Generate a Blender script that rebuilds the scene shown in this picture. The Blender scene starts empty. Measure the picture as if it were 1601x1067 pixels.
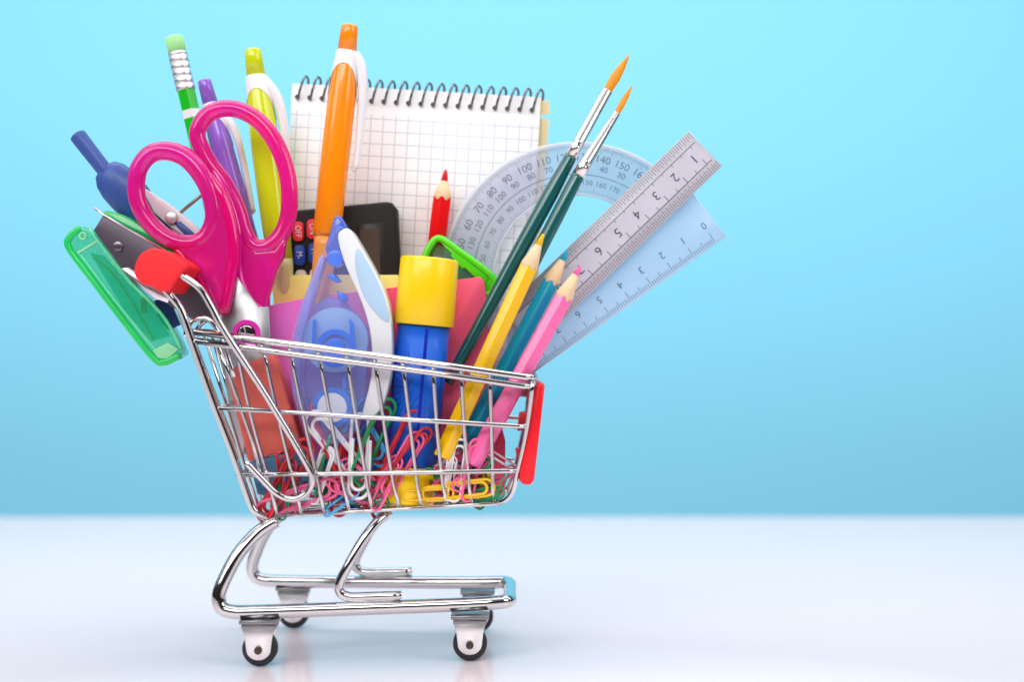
import bpy, bmesh, math, random
from mathutils import Vector, Matrix
R = math.radians
random.seed(11)
C = bpy.context.scene.collection
sc = bpy.context.scene
S = 0.01                      # everything below is thought out in centimetres, built in metres

# ------------------------------------------------------------------ camera, world, lights
D, H, F = 44.7, 10.6, 2012.0  # camera distance (cm), eye height (cm), focal length in photo pixels
CX, CY = 800.5, 533.5
cam_d = bpy.data.cameras.new('camera'); cam = bpy.data.objects.new('camera', cam_d); C.objects.link(cam)
cam.location = (0, -D*S, H*S); cam.rotation_euler = (R(90), 0, 0)
cam_d.sensor_width = 36; cam_d.lens = 36*F/1601; cam_d.clip_start = 0.01; cam_d.clip_end = 50
cam_d.dof.use_dof = True; cam_d.dof.focus_distance = (D-1.2)*S; cam_d.dof.aperture_fstop = 5.0
sc.camera = cam
w = bpy.data.worlds.new('World'); sc.world = w; w.use_nodes = True
wn = w.node_tree.nodes; wl = w.node_tree.links
bg = wn['Background']; bg.inputs['Strength'].default_value = 0.42
tc = wn.new('ShaderNodeTexCoord'); sp = wn.new('ShaderNodeSeparateXYZ'); cr = wn.new('ShaderNodeValToRGB')
wl.new(tc.outputs['Generated'], sp.inputs[0]); wl.new(sp.outputs['Z'], cr.inputs[0]); wl.new(cr.outputs[0], bg.inputs['Color'])
cr.color_ramp.elements[0].position = 0.02; cr.color_ramp.elements[0].color = (.055, .045, .04, 1)
cr.color_ramp.elements[1].position = 0.8; cr.color_ramp.elements[1].color = (.62, .64, .68, 1)
e = cr.color_ramp.elements.new(0.50); e.color = (.13, .115, .11, 1)

def area(name, loc, target, size, power, col=(1, 1, 1), sizey=None):
    d = bpy.data.lights.new(name, 'AREA'); d.energy = power; d.color = col
    d.shape = 'RECTANGLE'; d.size = size; d.size_y = sizey or size
    o = bpy.data.objects.new(name, d); C.objects.link(o); o.location = loc
    o.rotation_euler = (Vector(target)-Vector(loc)).to_track_quat('-Z', 'Y').to_euler()
    return o
area('softbox_key', (-0.75, -0.75, 0.75), (-0.05, 0, 0.08), 0.6, 5.0)
area('softbox_side', (0.85, -0.55, 0.6), (-0.05, 0, 0.08), 0.5, 3.1, (.97, .99, 1))
area('softbox_top', (-0.05, 0.05, 1.05), (-0.05, 0.02, 0), 1.3, 7.4, (1, .985, .985))
area('front_fill', (-0.15, -1.15, 0.78), (-0.05, 0, 0.07), 0.8, 6.2, (1, .98, .98), 0.3)  # unseen fill added in front to lift the shaded pads
area('backdrop_light', (0.1, 0.06, 0.52), (0.1, 0.92, 0.06), 3.4, 10.6, (1, 1, 1), 0.3)
sc.view_settings.view_transform = 'Standard'; sc.view_settings.look = 'None'
sc.view_settings.exposure = 0; sc.view_settings.gamma = 1
try: sc.view_settings.use_curve_mapping = False
except Exception: pass
sc.render.engine = 'CYCLES'
sc.cycles.max_bounces = 14; sc.cycles.transparent_max_bounces = 24; sc.cycles.caustics_reflective = False

# ------------------------------------------------------------------ helpers
def P(px, py, y=0.0):
    k = (D+y)/F
    return Vector(((px-CX)*k, y, H-(py-CY)*k))
def cmpx(n, y=0.0): return n*(D+y)/F
def lin(h):
    h = h.lstrip('#'); o = []
    for i in (0, 2, 4):
        v = int(h[i:i+2], 16)/255
        o.append(v/12.92 if v <= .04045 else ((v+.055)/1.055)**2.4)
    return (o[0], o[1], o[2], 1)
MATS = {}
def mat(name, col, rough=.4, metal=0, alpha=1, trans=0, coat=0, sss=0, noise=0, nscale=60, bump=0, bscale=200, ior=1.45, aniso=0):
    if name in MATS: return MATS[name]
    m = bpy.data.materials.new(name); m.use_nodes = True
    nt = m.node_tree; b = nt.nodes['Principled BSDF']
    c = lin(col) if isinstance(col, str) else col
    b.inputs['Base Color'].default_value = c; b.inputs['Roughness'].default_value = rough
    b.inputs['Metallic'].default_value = metal; b.inputs['Alpha'].default_value = alpha
    b.inputs['Transmission Weight'].default_value = trans; b.inputs['Coat Weight'].default_value = coat
    b.inputs['Coat Roughness'].default_value = .08; b.inputs['IOR'].default_value = ior
    if sss:
        b.inputs['Subsurface Weight'].default_value = sss; b.inputs['Subsurface Scale'].default_value = .003
        b.inputs['Subsurface Radius'].default_value = (1, .6, .6)
    if noise or bump:
        t = nt.nodes.new('ShaderNodeTexCoord')
    if noise:
        n = nt.nodes.new('ShaderNodeTexNoise'); n.inputs['Scale'].default_value = nscale; n.inputs['Detail'].default_value = 5
        nt.links.new(t.outputs['Object'], n.inputs['Vector'])
        mx = nt.nodes.new('ShaderNodeMix'); mx.data_type = 'RGBA'
        mx.inputs[6].default_value = tuple(v*(1-noise) for v in c[:3])+(1,)
        mx.inputs[7].default_value = tuple(min(1, v*(1+noise)) for v in c[:3])+(1,)
        nt.links.new(n.outputs['Fac'], mx.inputs[0]); nt.links.new(mx.outputs[2], b.inputs['Base Color'])
        mr = nt.nodes.new('ShaderNodeMapRange'); mr.inputs['To Min'].default_value = max(0, rough-.08); mr.inputs['To Max'].default_value = rough+.08
        nt.links.new(n.outputs['Fac'], mr.inputs['Value']); nt.links.new(mr.outputs[0], b.inputs['Roughness'])
    if bump:
        n2 = nt.nodes.new('ShaderNodeTexNoise'); n2.inputs['Scale'].default_value = bscale; n2.inputs['Detail'].default_value = 4
        nt.links.new(t.outputs['Object'], n2.inputs['Vector'])
        bp = nt.nodes.new('ShaderNodeBump'); bp.inputs['Strength'].default_value = bump; bp.inputs['Distance'].default_value = .0005
        nt.links.new(n2.outputs['Fac'], bp.inputs['Height']); nt.links.new(bp.outputs[0], b.inputs['Normal'])
    MATS[name] = m
    return m

def smooth(pts, n=6):
    """Catmull-Rom through the points"""
    out = []; p = [2*pts[0]-pts[1]]+list(pts)+[2*pts[-1]-pts[-2]]
    for i in range(1, len(p)-2):
        for k in range(n):
            t = k/n; a, b, c, d = p[i-1], p[i], p[i+1], p[i+2]
            out.append(.5*((2*b)+(c-a)*t+(2*a-5*b+4*c-d)*t*t+(3*b-a-3*c+d)*t**3))
    out.append(pts[-1]); return out
def smooth_closed(pts, n=6):
    out = []; N = len(pts)
    for i in range(N):
        a, b, c, d = pts[i-1], pts[i], pts[(i+1) % N], pts[(i+2) % N]
        for k in range(n):
            t = k/n
            out.append(.5*((2*b)+(c-a)*t+(2*a-5*b+4*c-d)*t*t+(3*b-a-3*c+d)*t**3))
    return out
def V2(l): return [Vector((a, b)) for a, b in l]

class MB:
    def __init__(s): s.bm = bmesh.new()
    def tube(s, pts, r, closed=False, seg=10, flat=1.0, cap=True):
        """swept round bar; r number or list; flat scales it along y"""
        n = len(pts); rs = r if isinstance(r, (list, tuple)) else [r]*n
        rings = []; up = None
        for i, p in enumerate(pts):
            a = pts[i-1] if (i > 0 or closed) else p
            b = pts[(i+1) % n] if (i < n-1 or closed) else p
            t = (b-a).normalized()
            if up is None:
                up = t.cross(Vector((0, 1, 0)))
                if up.length < .1: up = t.cross(Vector((1, 0, 0)))
                up.normalize()
            else:
                up = (up-t*up.dot(t)).normalized()
            sd = t.cross(up).normalized(); ring = []
            for k in range(seg):
                an = 2*math.pi*k/seg
                o = up*math.cos(an)*rs[i]+sd*math.sin(an)*rs[i]
                o.y *= flat
                ring.append(s.bm.verts.new(p+o))
            rings.append(ring)
        m = n if closed else n-1
        for i in range(m):
            A, B = rings[i], rings[(i+1) % n]
            off = 0
            if closed and i == n-1:
                off = min(range(seg), key=lambda q: (A[0].co-B[q].co).length)
            for k in range(seg):
                f = s.bm.faces.new((A[k], A[(k+1) % seg], B[(k+1+off) % seg], B[(k+off) % seg])); f.smooth = True
        if not closed and cap:
            s.bm.faces.new(rings[0][::-1]); s.bm.faces.new(rings[-1])
        return s
    def lathe(s, p0, p1, prof, seg=24, sm=True, phase=0, flat=None):
        """profile [(distance along the axis, radius)]; distances in cm from p0"""
        ax = (p1-p0).normalized(); u = ax.cross(Vector((0, 1, 0))).normalized(); v = ax.cross(u).normalized()
        rings = []
        for (t, r) in prof:
            rings.append([s.bm.verts.new(p0+ax*t+(u*math.cos(2*math.pi*k/seg+phase)+v*math.sin(2*math.pi*k/seg+phase)*(flat or 1))*max(r, .002)) for k in range(seg)])
        for A, B in zip(rings, rings[1:]):
            for k in range(seg):
                f = s.bm.faces.new((A[k], A[(k+1) % seg], B[(k+1) % seg], B[k])); f.smooth = sm
        f = s.bm.faces.new(rings[0][::-1]); f = s.bm.faces.new(rings[-1])
        return s
    def prism(s, poly, y, t, bev=0, segs=2):
        """flat shape of real thickness t; outline in photo pixels at depth y (number or function)"""
        yf = y if callable(y) else (lambda a, b: y)
        fr = [P(a, b, yf(a, b)) for a, b in poly]
        return s.slab(fr, Vector((0, t, 0)), bev, segs)
    def slab(s, fr, ex, bev=0, segs=2):
        b = bmesh.new()
        A = [b.verts.new(p) for p in fr]; B = [b.verts.new(p+ex) for p in fr]
        b.faces.new(A); b.faces.new(B[::-1]); n = len(A)
        for i in range(n): b.faces.new((A[i], B[i], B[(i+1) % n], A[(i+1) % n]))
        bmesh.ops.recalc_face_normals(b, faces=b.faces)
        if bev:
            fs = set(b.faces[:2]) if False else None
            b.faces.ensure_lookup_table()
            eds = list(set(b.faces[0].edges) | set(b.faces[1].edges))
            bmesh.ops.bevel(b, geom=eds, offset=bev, segments=segs, affect='EDGES', profile=.5, clamp_overlap=True)
            for f in b.faces: f.smooth = True
        s.merge(b); return s
    def merge(s, b):
        me = bpy.data.meshes.new('tmp'); b.to_mesh(me); b.free(); s.bm.from_mesh(me); bpy.data.meshes.remove(me)
    def box(s, a, b, bev=0):
        fr = [Vector((a[0], a[1], a[2])), Vector((b[0], a[1], a[2])), Vector((b[0], a[1], b[2])), Vector((a[0], a[1], b[2]))]
        return s.slab(fr, Vector((0, b[1]-a[1], 0)), bev)
    def ball(s, c, r, sx=1, sy=1, sz=1, seg=20):
        b = bmesh.new(); bmesh.ops.create_uvsphere(b, u_segments=seg, v_segments=seg//2, radius=1)
        for v in b.verts: v.co = Vector((v.co.x*r*sx+c.x, v.co.y*r*sy+c.y, v.co.z*r*sz+c.z))
        for f in b.faces: f.smooth = True
        s.merge(b); return s
    def disc(s, c, r, t, r2=0, seg=32, bev=0):
        """wheel or washer with its axis along y, front face at c"""
        if not r2:
            return s.slab([c+Vector((math.cos(a)*r, 0, math.sin(a)*r)) for a in [2*math.pi*k/seg for k in range(seg)]], Vector((0, t, 0)), bev)
        b = s.bm; q = []
        for rr, yy in ((r, 0), (r, t), (r2, t), (r2, 0)):
            q.append([b.verts.new(c+Vector((math.cos(2*math.pi*k/seg)*rr, yy, math.sin(2*math.pi*k/seg)*rr))) for k in range(seg)])
        for j in range(4):
            A, B = q[j], q[(j+1) % 4]
            for k in range(seg): b.faces.new((A[k], A[(k+1) % seg], B[(k+1) % seg], B[k]))
        return s
    def text(s, string, size, O, u, v, thick=0, squash=1.0):
        cu = bpy.data.curves.new('t', 'FONT'); cu.body = string; cu.size = size; cu.align_x = 'CENTER'; cu.align_y = 'CENTER'
        cu.resolution_u = 3
        ob = bpy.data.objects.new('t', cu); me = bpy.data.meshes.new_from_object(ob)
        for vx in me.vertices:
            vx.co = O+u*vx.co.x*squash+v*vx.co.y
        s.bm.from_mesh(me); bpy.data.meshes.remove(me); bpy.data.objects.remove(ob); bpy.data.curves.remove(cu)
        return s
    def quad(s, a, b, c, d):
        vs = [s.bm.verts.new(p) for p in (a, b, c, d)]; s.bm.faces.new(vs); return s
    def line(s, a, b, w, n=Vector((0, -1, 0))):
        d = (b-a).normalized().cross(n).normalized()*w/2
        return s.quad(a-d, b-d, b+d, a+d)

def rootloc(o):
    while o.parent: o = o.parent
    return o.location
def thing(name, label, cat, loc, group=None):
    o = bpy.data.objects.new(name, None); C.objects.link(o); o.location = loc*S; o.empty_display_size = .005
    o['label'] = label; o['category'] = cat
    if group: o['group'] = group
    return o
def obj(name, mb, m, parent=None, origin=None, label=None, nofix=False):
    base = (rootloc(parent)/S) if parent else (origin or Vector((0, 0, 0)))
    bm = mb.bm
    if not nofix: bmesh.ops.recalc_face_normals(bm, faces=bm.faces)
    for v in bm.verts: v.co = (v.co-base)*S
    me = bpy.data.meshes.new(name); bm.to_mesh(me); bm.free()
    me.materials.append(m)
    o = bpy.data.objects.new(name, me); C.objects.link(o)
    if parent: o.parent = parent
    else: o.location = base*S
    if label: o['label'] = label
    return o
def tag(o, label, cat, group=None):
    o['label'] = label; o['category'] = cat
    if group: o['group'] = group
    return o
def lerp(a, b, t): return a+(b-a)*t

# ------------------------------------------------------------------ materials
chrome = mat('chrome', (.66, .66, .665, 1), .08, 1)
steel = mat('pressed_steel', (.92, .93, .93, 1), .32, 1, noise=.05, nscale=300)
zinc = mat('dark_steel', (.30, .30, .31, 1), .3, 1)
rubber = mat('rubber', (.018, .018, .022, 1), .5, noise=.2, nscale=500)
redp = mat('red_plastic', '#f00a1e', .38, coat=.2, bump=.15, bscale=1500)
redgrip = mat('red_grip_plastic', '#f5222b', .6, noise=.12, nscale=2500, bump=.4, bscale=2500)
pinkt = mat('translucent_pink_plastic', '#ff22a0', .2, trans=.5, coat=.6, sss=.1, ior=1.3)
pinkt2 = mat('smoky_pink_plastic', '#d82a8c', .2, trans=.35, coat=.5, ior=1.3)
blade_m = mat('blade_steel', (.40, .40, .41, 1), .34, .75, noise=.06, nscale=200)
greent = mat('clear_green_plastic', '#12cc84', .1, alpha=.5, coat=.5)
greenr = mat('bright_green_plastic', '#10d860', .18, alpha=.85, coat=.5)
whitep = mat('white_plastic', '#eeeef2', .3, coat=.3)
paleb = mat('pale_blue_plastic', '#b4d4ee', .35, coat=.2)
cream = mat('cream_plastic', '#e6e0d2', .4)

# ------------------------------------------------------------------ the setting
def struct(name, mb, m):
    o = obj(name, mb, m); o['kind'] = 'structure'; return o
t_m = mat('white_gloss_board', (.97, .83, .86, 1), .2, ior=1.3)
b = MB(); b.box((-110, -62, -2.0), (110, 33, 0), .25); struct('tabletop', b, t_m)
wall_m = mat('cyan_paper', (.26, .725, .97, 1), .9, noise=.008, nscale=14)
b = MB(); prof = [(92, 150), (92, 60), (92, 0), (92, -60)]
rows = [[b.bm.verts.new(Vector((x, y, z))) for x in (-230, 230)] for y, z in prof]
for A, B2 in zip(rows, rows[1:]):
    f = b.bm.faces.new((A[0], A[1], B2[1], B2[0])); f.smooth = True
struct('backdrop', b, wall_m)

# ------------------------------------------------------------------ shopping cart
cart = thing('shopping_cart', 'miniature chrome shopping cart with red handle, full of colourful stationery', 'shopping cart', Vector((-5, 0, 0)))
def ys(px, py):
    u = (px-300)/530; v = (py-(525+75*u))/((808-20*u)-(525+75*u)); v = max(-.1, min(1, v))
    return -lerp(lerp(3.0, 2.45, u), lerp(2.25, 1.85, u), v)
def Q(px, py, dy=0): return P(px, py, ys(px, py)+dy)
def mir(v): return Vector((v.x, -v.y, v.z))
def loop_of(near):                         # near side run, rounded across the front, back along the far side
    c = near[-1]; r = .35
    pts = list(near[:-1])+[c+Vector((-r, 0, 0)), c+Vector((-r*.3, r*.3, 0)), c+Vector((0, r, 0))]
    m = [mir(p) for p in pts][::-1]
    return pts+m
b = MB()
b.tube(loop_of([Q(303, 519), Q(480, 542), Q(660, 567), Q(836, 590)]), .115)
b.tube(loop_of([Q(305, 533), Q(480, 557), Q(660, 581), Q(834, 604)]), .115)
b.tube([Q(303, 519), mir(Q(303, 519))], .1)
obj('basket_rim', b, chrome, cart)
b = MB()
b.tube(loop_of([Q(342, 638), Q(560, 652), Q(826, 667)]), .085)
b.tube(loop_of([Q(372, 743), Q(560, 741), Q(810, 737)]), .085)
b.tube([Q(342, 638), mir(Q(342, 638))], .08); b.tube([Q(372, 743), mir(Q(372, 743))], .08)
obj('basket_rails', b, chrome, cart)
b = MB()
tops = [367, 410, 453, 498, 542, 586, 630, 677, 721, 766]
mids = [390, 433, 473, 516, 556, 599, 640, 682, 725, 768]
lows = [417, 456, 494, 533, 571, 612, 650, 690, 732, 770]
bots = [433, 471, 507, 546, 582, 624, 659, 699, 738, 774]
for t, m_, l, o_ in zip(tops, mids, lows, bots):
    ty = 519+(t-303)*.134+5
    by = 809-(o_-433)*.062
    nr = [Q(t, ty, .18), Q(m_, 638+(m_-342)*.06, .16), Q(l, 740, .15), Q(o_-4, by-22, .12), Q(o_-1, by-7, .25), Q(o_, by-1, .55)]
    nr = smooth(nr, 3)
    for q_ in (Q(t, ty+4, .08), Q(m_, 638+(m_-342)*.06, .07), Q(l, 740, .07), Q(o_, by-1, .5)): b.ball(q_, .1, seg=8)
    b.tube(nr+[mir(p) for p in nr][::-1], .068, seg=8)
# floor edges and floor bars running lengthways
for yy in (-2.0, -1.2, -.4, .4, 1.2, 2.0):
    k = .9 if abs(yy) > 1.9 else 1
    b.tube([P(400, 811, -2.1)*1+Vector((0, yy*k+2.1, 0)), P(600, 800, -2.1)+Vector((0, yy*k+2.1, 0)), P(780, 789, -2.1)+Vector((0, yy*.9+2.1, 0))], .07, seg=8)
# front corner uprights and the upright bars of the front end
for sgn in (1, -1):
    pts = smooth([Q(833, 596, .05), Q(824, 665, .1), Q(809, 737, .1), Q(802, 768, .15), Q(790, 783, .25), Q(772, 789, .4)], 4)
    b.tube([p if sgn > 0 else mir(p) for p in pts], .085, seg=8)
for f in (-.5, 0, .5):
    pts = [Q(833, 596), Q(824, 665), Q(808, 740), Q(795, 778)]
    b.tube([Vector((p.x-.02, -p.y*f, p.z)) for p in pts], .06, seg=8)
# rear flap: bars from rim to floor
for f in (-.8, -.45, 0, .45, .8):
    pts = [Q(308, 524), Q(345, 640), Q(376, 742), Q(398, 806)]
    b.tube([Vector((p.x+.1, p.y*f, p.z)) for p in pts], .065, seg=8)
# second, inner flap wire panel
for f in (-.9, .9):
    pts = [Q(330, 540), Q(350, 590), Q(385, 690), Q(404, 760)]
    b.tube([Vector((p.x+.15, p.y*f, p.z)) for p in pts], .075, seg=8)
obj('basket_wires', b, chrome, cart)
for yy in (-2.55, -1.1, 2.55):            # hinge hoops of the rear flap over the rim
    dy = yy+2.55
    pts = smooth([P(x, y, -2.55)+Vector((0, dy, 0)) for x, y in [(290, 527), (294, 510), (308, 499), (324, 499), (337, 512), (350, 540), (367, 590)]], 4)
    b = MB(); b.tube(pts, .085, seg=8); obj('hinge_hoop', b, chrome, cart)
for sgn in (1, -1):
    b = MB()
    pts = [Q(250, 440, .1), Q(262, 457, 0), Q(283, 484), Q(297, 524), Q(330, 620), Q(364, 710), Q(390, 784), Q(402, 803), Q(418, 812, .3)]
    pts = [p if sgn > 0 else mir(p) for p in smooth(pts, 4)]
    b.tube(pts, .125); obj('frame_upright', b, chrome, cart)
    b = MB()
    raw = [(262, 421), (282, 430), (312, 451), (332, 483), (352, 520), (420, 625), (477, 722), (488, 748), (481, 770), (460, 781), (435, 774), (410, 750), (384, 722)]
    pts = [Q(x, y, -.22) for x, y in raw]
    pts = [p if sgn > 0 else mir(p) for p in smooth(pts, 5)]
    b.tube(pts, .115); obj('handle_strut', b, chrome, cart)
b = MB()
gp = smooth_closed(V2([(209, 428), (212, 408), (224, 393), (243, 388), (266, 397), (292, 415), (284, 427), (273, 442), (262, 457), (240, 450), (219, 442)]), 3)
b.prism([(p.x, p.y) for p in gp], -3.55, 7.1, .12, 3); obj('handle_grip', b, redgrip, cart)
b = MB()
b.prism([(835, 603), (843, 599), (852, 603), (835, 752), (829, 759), (817, 758), (811, 750)], -2.05, 4.1, .08); fp = obj('front_plate', b, redp, cart)
drp = mat('dark_red_plastic', '#b80818', .4)
for q in (-2.0, 1.5):
    b = MB(); b.prism([(812, 646), (836, 643), (832, 672), (809, 674)], q, .5, .03); obj('clip', b, drp, fp)
    b = MB(); b.prism([(806, 703), (826, 699), (820, 748), (812, 742)], q, .5, .03); obj('clip', b, drp, fp)
# chassis
b = MB()
yr = lambda px: -lerp(2.75, 1.75, (px-350)/440)
near = [P(432, 815, -1.8), P(418, 823, -1.9), P(398, 838, -2.05), P(372, 868, -2.35), P(352, 905, -2.6), P(342, 932, -2.72), P(346, 950, -2.75), P(362, 957, -2.74), P(400, 957.5, -2.66), P(560, 952, yr(560)), P(720, 946, yr(720)), P(772, 943, yr(772)), P(790, 941, yr(780)+.1), P(797, 939, yr(780)+.38), P(797.5, 936, yr(780)+.75)]
near = smooth(near, 4)
b.tube(near+[mir(p) for p in near][::-1], .235, seg=16); obj('chassis_rail', b, chrome, cart)
for sgn in (1, -1):
    b = MB()
    pts = [P(608, 803, -1.3), P(600, 808, -1.5), P(585, 822, -1.75), P(565, 849, -2.0), P(546, 882, -2.2), P(531, 912, -2.25), P(532, 927, -2.25), P(546, 934, -2.25), P(570, 934, -2.25), P(628, 932, -2.2)]
    pts = [p if sgn > 0 else mir(p) for p in smooth(pts, 4)]
    b.tube(pts, .165, seg=14); obj('support_leg', b, chrome, cart)
def caster(X, Y, s):
    c = Vector((X, Y, .57))
    root = MB(); root.box((X-.62, Y-.42, 1.42), (X+.62, Y+.42, 1.54), .03)
    root.box((X-.55, Y-.36, 1.26), (X+.55, Y+.36, 1.40), .02)
    cs = obj('caster', root, zinc, cart)
    f = MB()
    for yy in (-.34, .28):
        pts = [(-.54, 1.30), (.54, 1.30)]
        sh = [Vector((X+a, Y+yy, z)) for a, z in pts]
        for k in range(13):
            an = -math.pi*k/12+0; sh.append(Vector((X+.40*math.cos(an), Y+yy, .60+.36*math.sin(an))))
        sh.insert(2, Vector((X+.44, Y+yy, .95))); sh.append(Vector((X-.44, Y+yy, .95)))
        f.slab(sh, Vector((0, .06, 0)), .015, 1)
    obj('fork', f, steel, cs)
    wv = MB(); wv.lathe(c+Vector((0, -.24, 0)), c+Vector((0, 1, 0)), [(0, .1), (0, .44), (.03, .52), (.10, .565), (.38, .565), (.45, .52), (.48, .44), (.48, .1)], 40)
    # lathe about y needs its own basis
    obj('wheel', wv, rubber, cs)
    a = MB(); a.disc(c+Vector((0, -.42, 0)), .13, .84, 0, 20, .02); obj('axle', a, mat('brass_dark', (.09, .06, .05, 1), .35, .6), cs)
_l = MB.lathe
def lathe2(s, p0, p1, prof, seg=24, sm=True, phase=0, flat=None):
    ax = (p1-p0).normalized()
    if abs(ax.y) < .95: return _l(s, p0, p1, prof, seg, sm, phase, flat)
    u = Vector((1, 0, 0)); v = Vector((0, 0, 1)); rings = []
    for (t, r) in prof:
        rings.append([s.bm.verts.new(p0+ax*t+(u*math.cos(2*math.pi*k/seg)+v*math.sin(2*math.pi*k/seg))*max(r, .002)) for k in range(seg)])
    for A, B in zip(rings, rings[1:]):
        for k in range(seg):
            f = s.bm.faces.new((A[k], A[(k+1) % seg], B[(k+1) % seg], B[k])); f.smooth = sm
    s.bm.faces.new(rings[0][::-1]); s.bm.faces.new(rings[-1]); return s
MB.lathe = lathe2
for X, Y in ((P(407, 0, -2.7).x, -2.7), (P(735, 0, -1.98).x, -1.98), (P(460, 0, 2.85).x, 2.85), (P(747, 0, 2.2).x, 2.2)):
    caster(X, Y, 1)

# ------------------------------------------------------------------ pencils
wood = mat('cedar_wood', '#e8c9a0', .55, noise=.12, nscale=250)
def along(A, B, d): return A+(B-A).normalized()*d
def pencil(label, tip, end, col, rpx, cone=2.35, lead=.95, group='sharpened colour pencils'):
    A = P(*tip); B = P(*end); Lh = (B-A).length; r = cmpx(rpx, tip[2])
    t = thing('pencil', label, 'pencil', B, group)
    m = mat('lacquer_'+col.strip('#'), col, .25, coat=.5, noise=.03, nscale=40)
    ax = (B-A).normalized()
    # hexagonal barrel with a scalloped lacquer edge
    b = MB(); seg = 48; u = ax.cross(Vector((0, 1, 0))).normalized(); v = ax.cross(u).normalized(); rings = []
    def hexr(a): 
        a = (a+math.pi/6) % (math.pi/3)-math.pi/6
        return r*(.9/ math.cos(a))*.985
    st = cone
    for q, (d, sc_) in enumerate([(st, 1), (st+.35, 1), (Lh-.06, 1), (Lh, .92)]):
        ring = []
        for k in range(seg):
            an = 2*math.pi*k/seg
            dd = d
            if q == 0: dd = d+.06*math.cos(an*6)
            ring.append(b.bm.verts.new(A+ax*dd+(u*math.cos(an)+v*math.sin(an))*min(hexr(an), r)*sc_))
        rings.append(ring)
    for X, Y in zip(rings, rings[1:]):
        for k in range(seg): f = b.bm.faces.new((X[k], X[(k+1) % seg], Y[(k+1) % seg], Y[k])); f.smooth = True
    b.bm.faces.new(rings[-1])
    obj('barrel', b, m, t)
    b = MB(); b.lathe(A, B, [(lead*.98, r*.36), (cone-.14, r*.90), (cone+.2, r*.88)], 32); obj('sharpened_wood', b, wood, t)
    b = MB(); b.lathe(A, B, [(0, .03), (.06, .055), (lead, r*.375)], 20); obj('lead', b, mat('lead_'+col.strip('#'), col, .5, noise=.1, nscale=400), t)
    return t
pencil('yellow colour pencil leaning right, leftmost of three in front of paintbrushes', (850, 366, -1.2), (691, 716, -1.75), '#f8c403', 15.5, 1.28, .42)
pencil('teal blue colour pencil wedged between the yellow and pink pencils', (888, 391, -.35), (722, 705, -1.05), '#08a4ca', 14.5, 1.30, .42)
pencil('bubblegum pink colour pencil leaning right in front of the ruler', (908, 416, -1.0), (738, 728, -1.7), '#fb6fb0', 15.8, 1.28, .36)
pencil('red colour pencil standing upright before the gridded notepad', (697, 265, 1.22), (672, 470, 1.15), '#e8050f', 15.5, 1.06, .42)

# green pencil with eraser
t = thing('pencil', 'green pencil topped by pale green eraser and silver ferrule', 'pencil', P(386, 560, 1.0))
A, B = P(272, 57, 1.2), P(386, 560, 1.0); r = cmpx(15.2, 1.2)
b = MB(); b.lathe(A, B, [(0, r*.72), (.03, r*.86), (.09, r*.93), (.62, r*.93)], 28); obj('eraser_tip', b, mat('pale_green_rubber', '#a8ee9c', .7), t)
b = MB(); pf = [(.60, r*.97)]
d = .60
for k in range(5): pf += [(d+.10, r*1.0), (d+.12, r*.93), (d+.15, r*.93), (d+.17, r*1.0)]; d += .26
pf += [(1.98, r*1.0), (2.0, r*.95)]
b.lathe(A, B, pf, 28); obj('ferrule', b, mat('aluminium', (.88, .87, .89, 1), .36, 1, noise=.1, nscale=300), t)
b = MB(); b.lathe(A, B, [(1.97, r*1.0), (2.72, r*1.0)], 6, False, .3); obj('lacquer_band', b, mat('green_lacquer', '#08c010', .28, coat=.4), t)
b = MB(); b.lathe(A, B, [(2.72, r*.99), (3.02, r*.99)], 6, False, .3); obj('white_band', b, whitep, t)
b = MB(); b.lathe(A, B, [(3.02, r*1.0), ((B-A).length, r*1.0)], 6, False, .3); obj('barrel', b, MATS['green_lacquer'], t)

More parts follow.
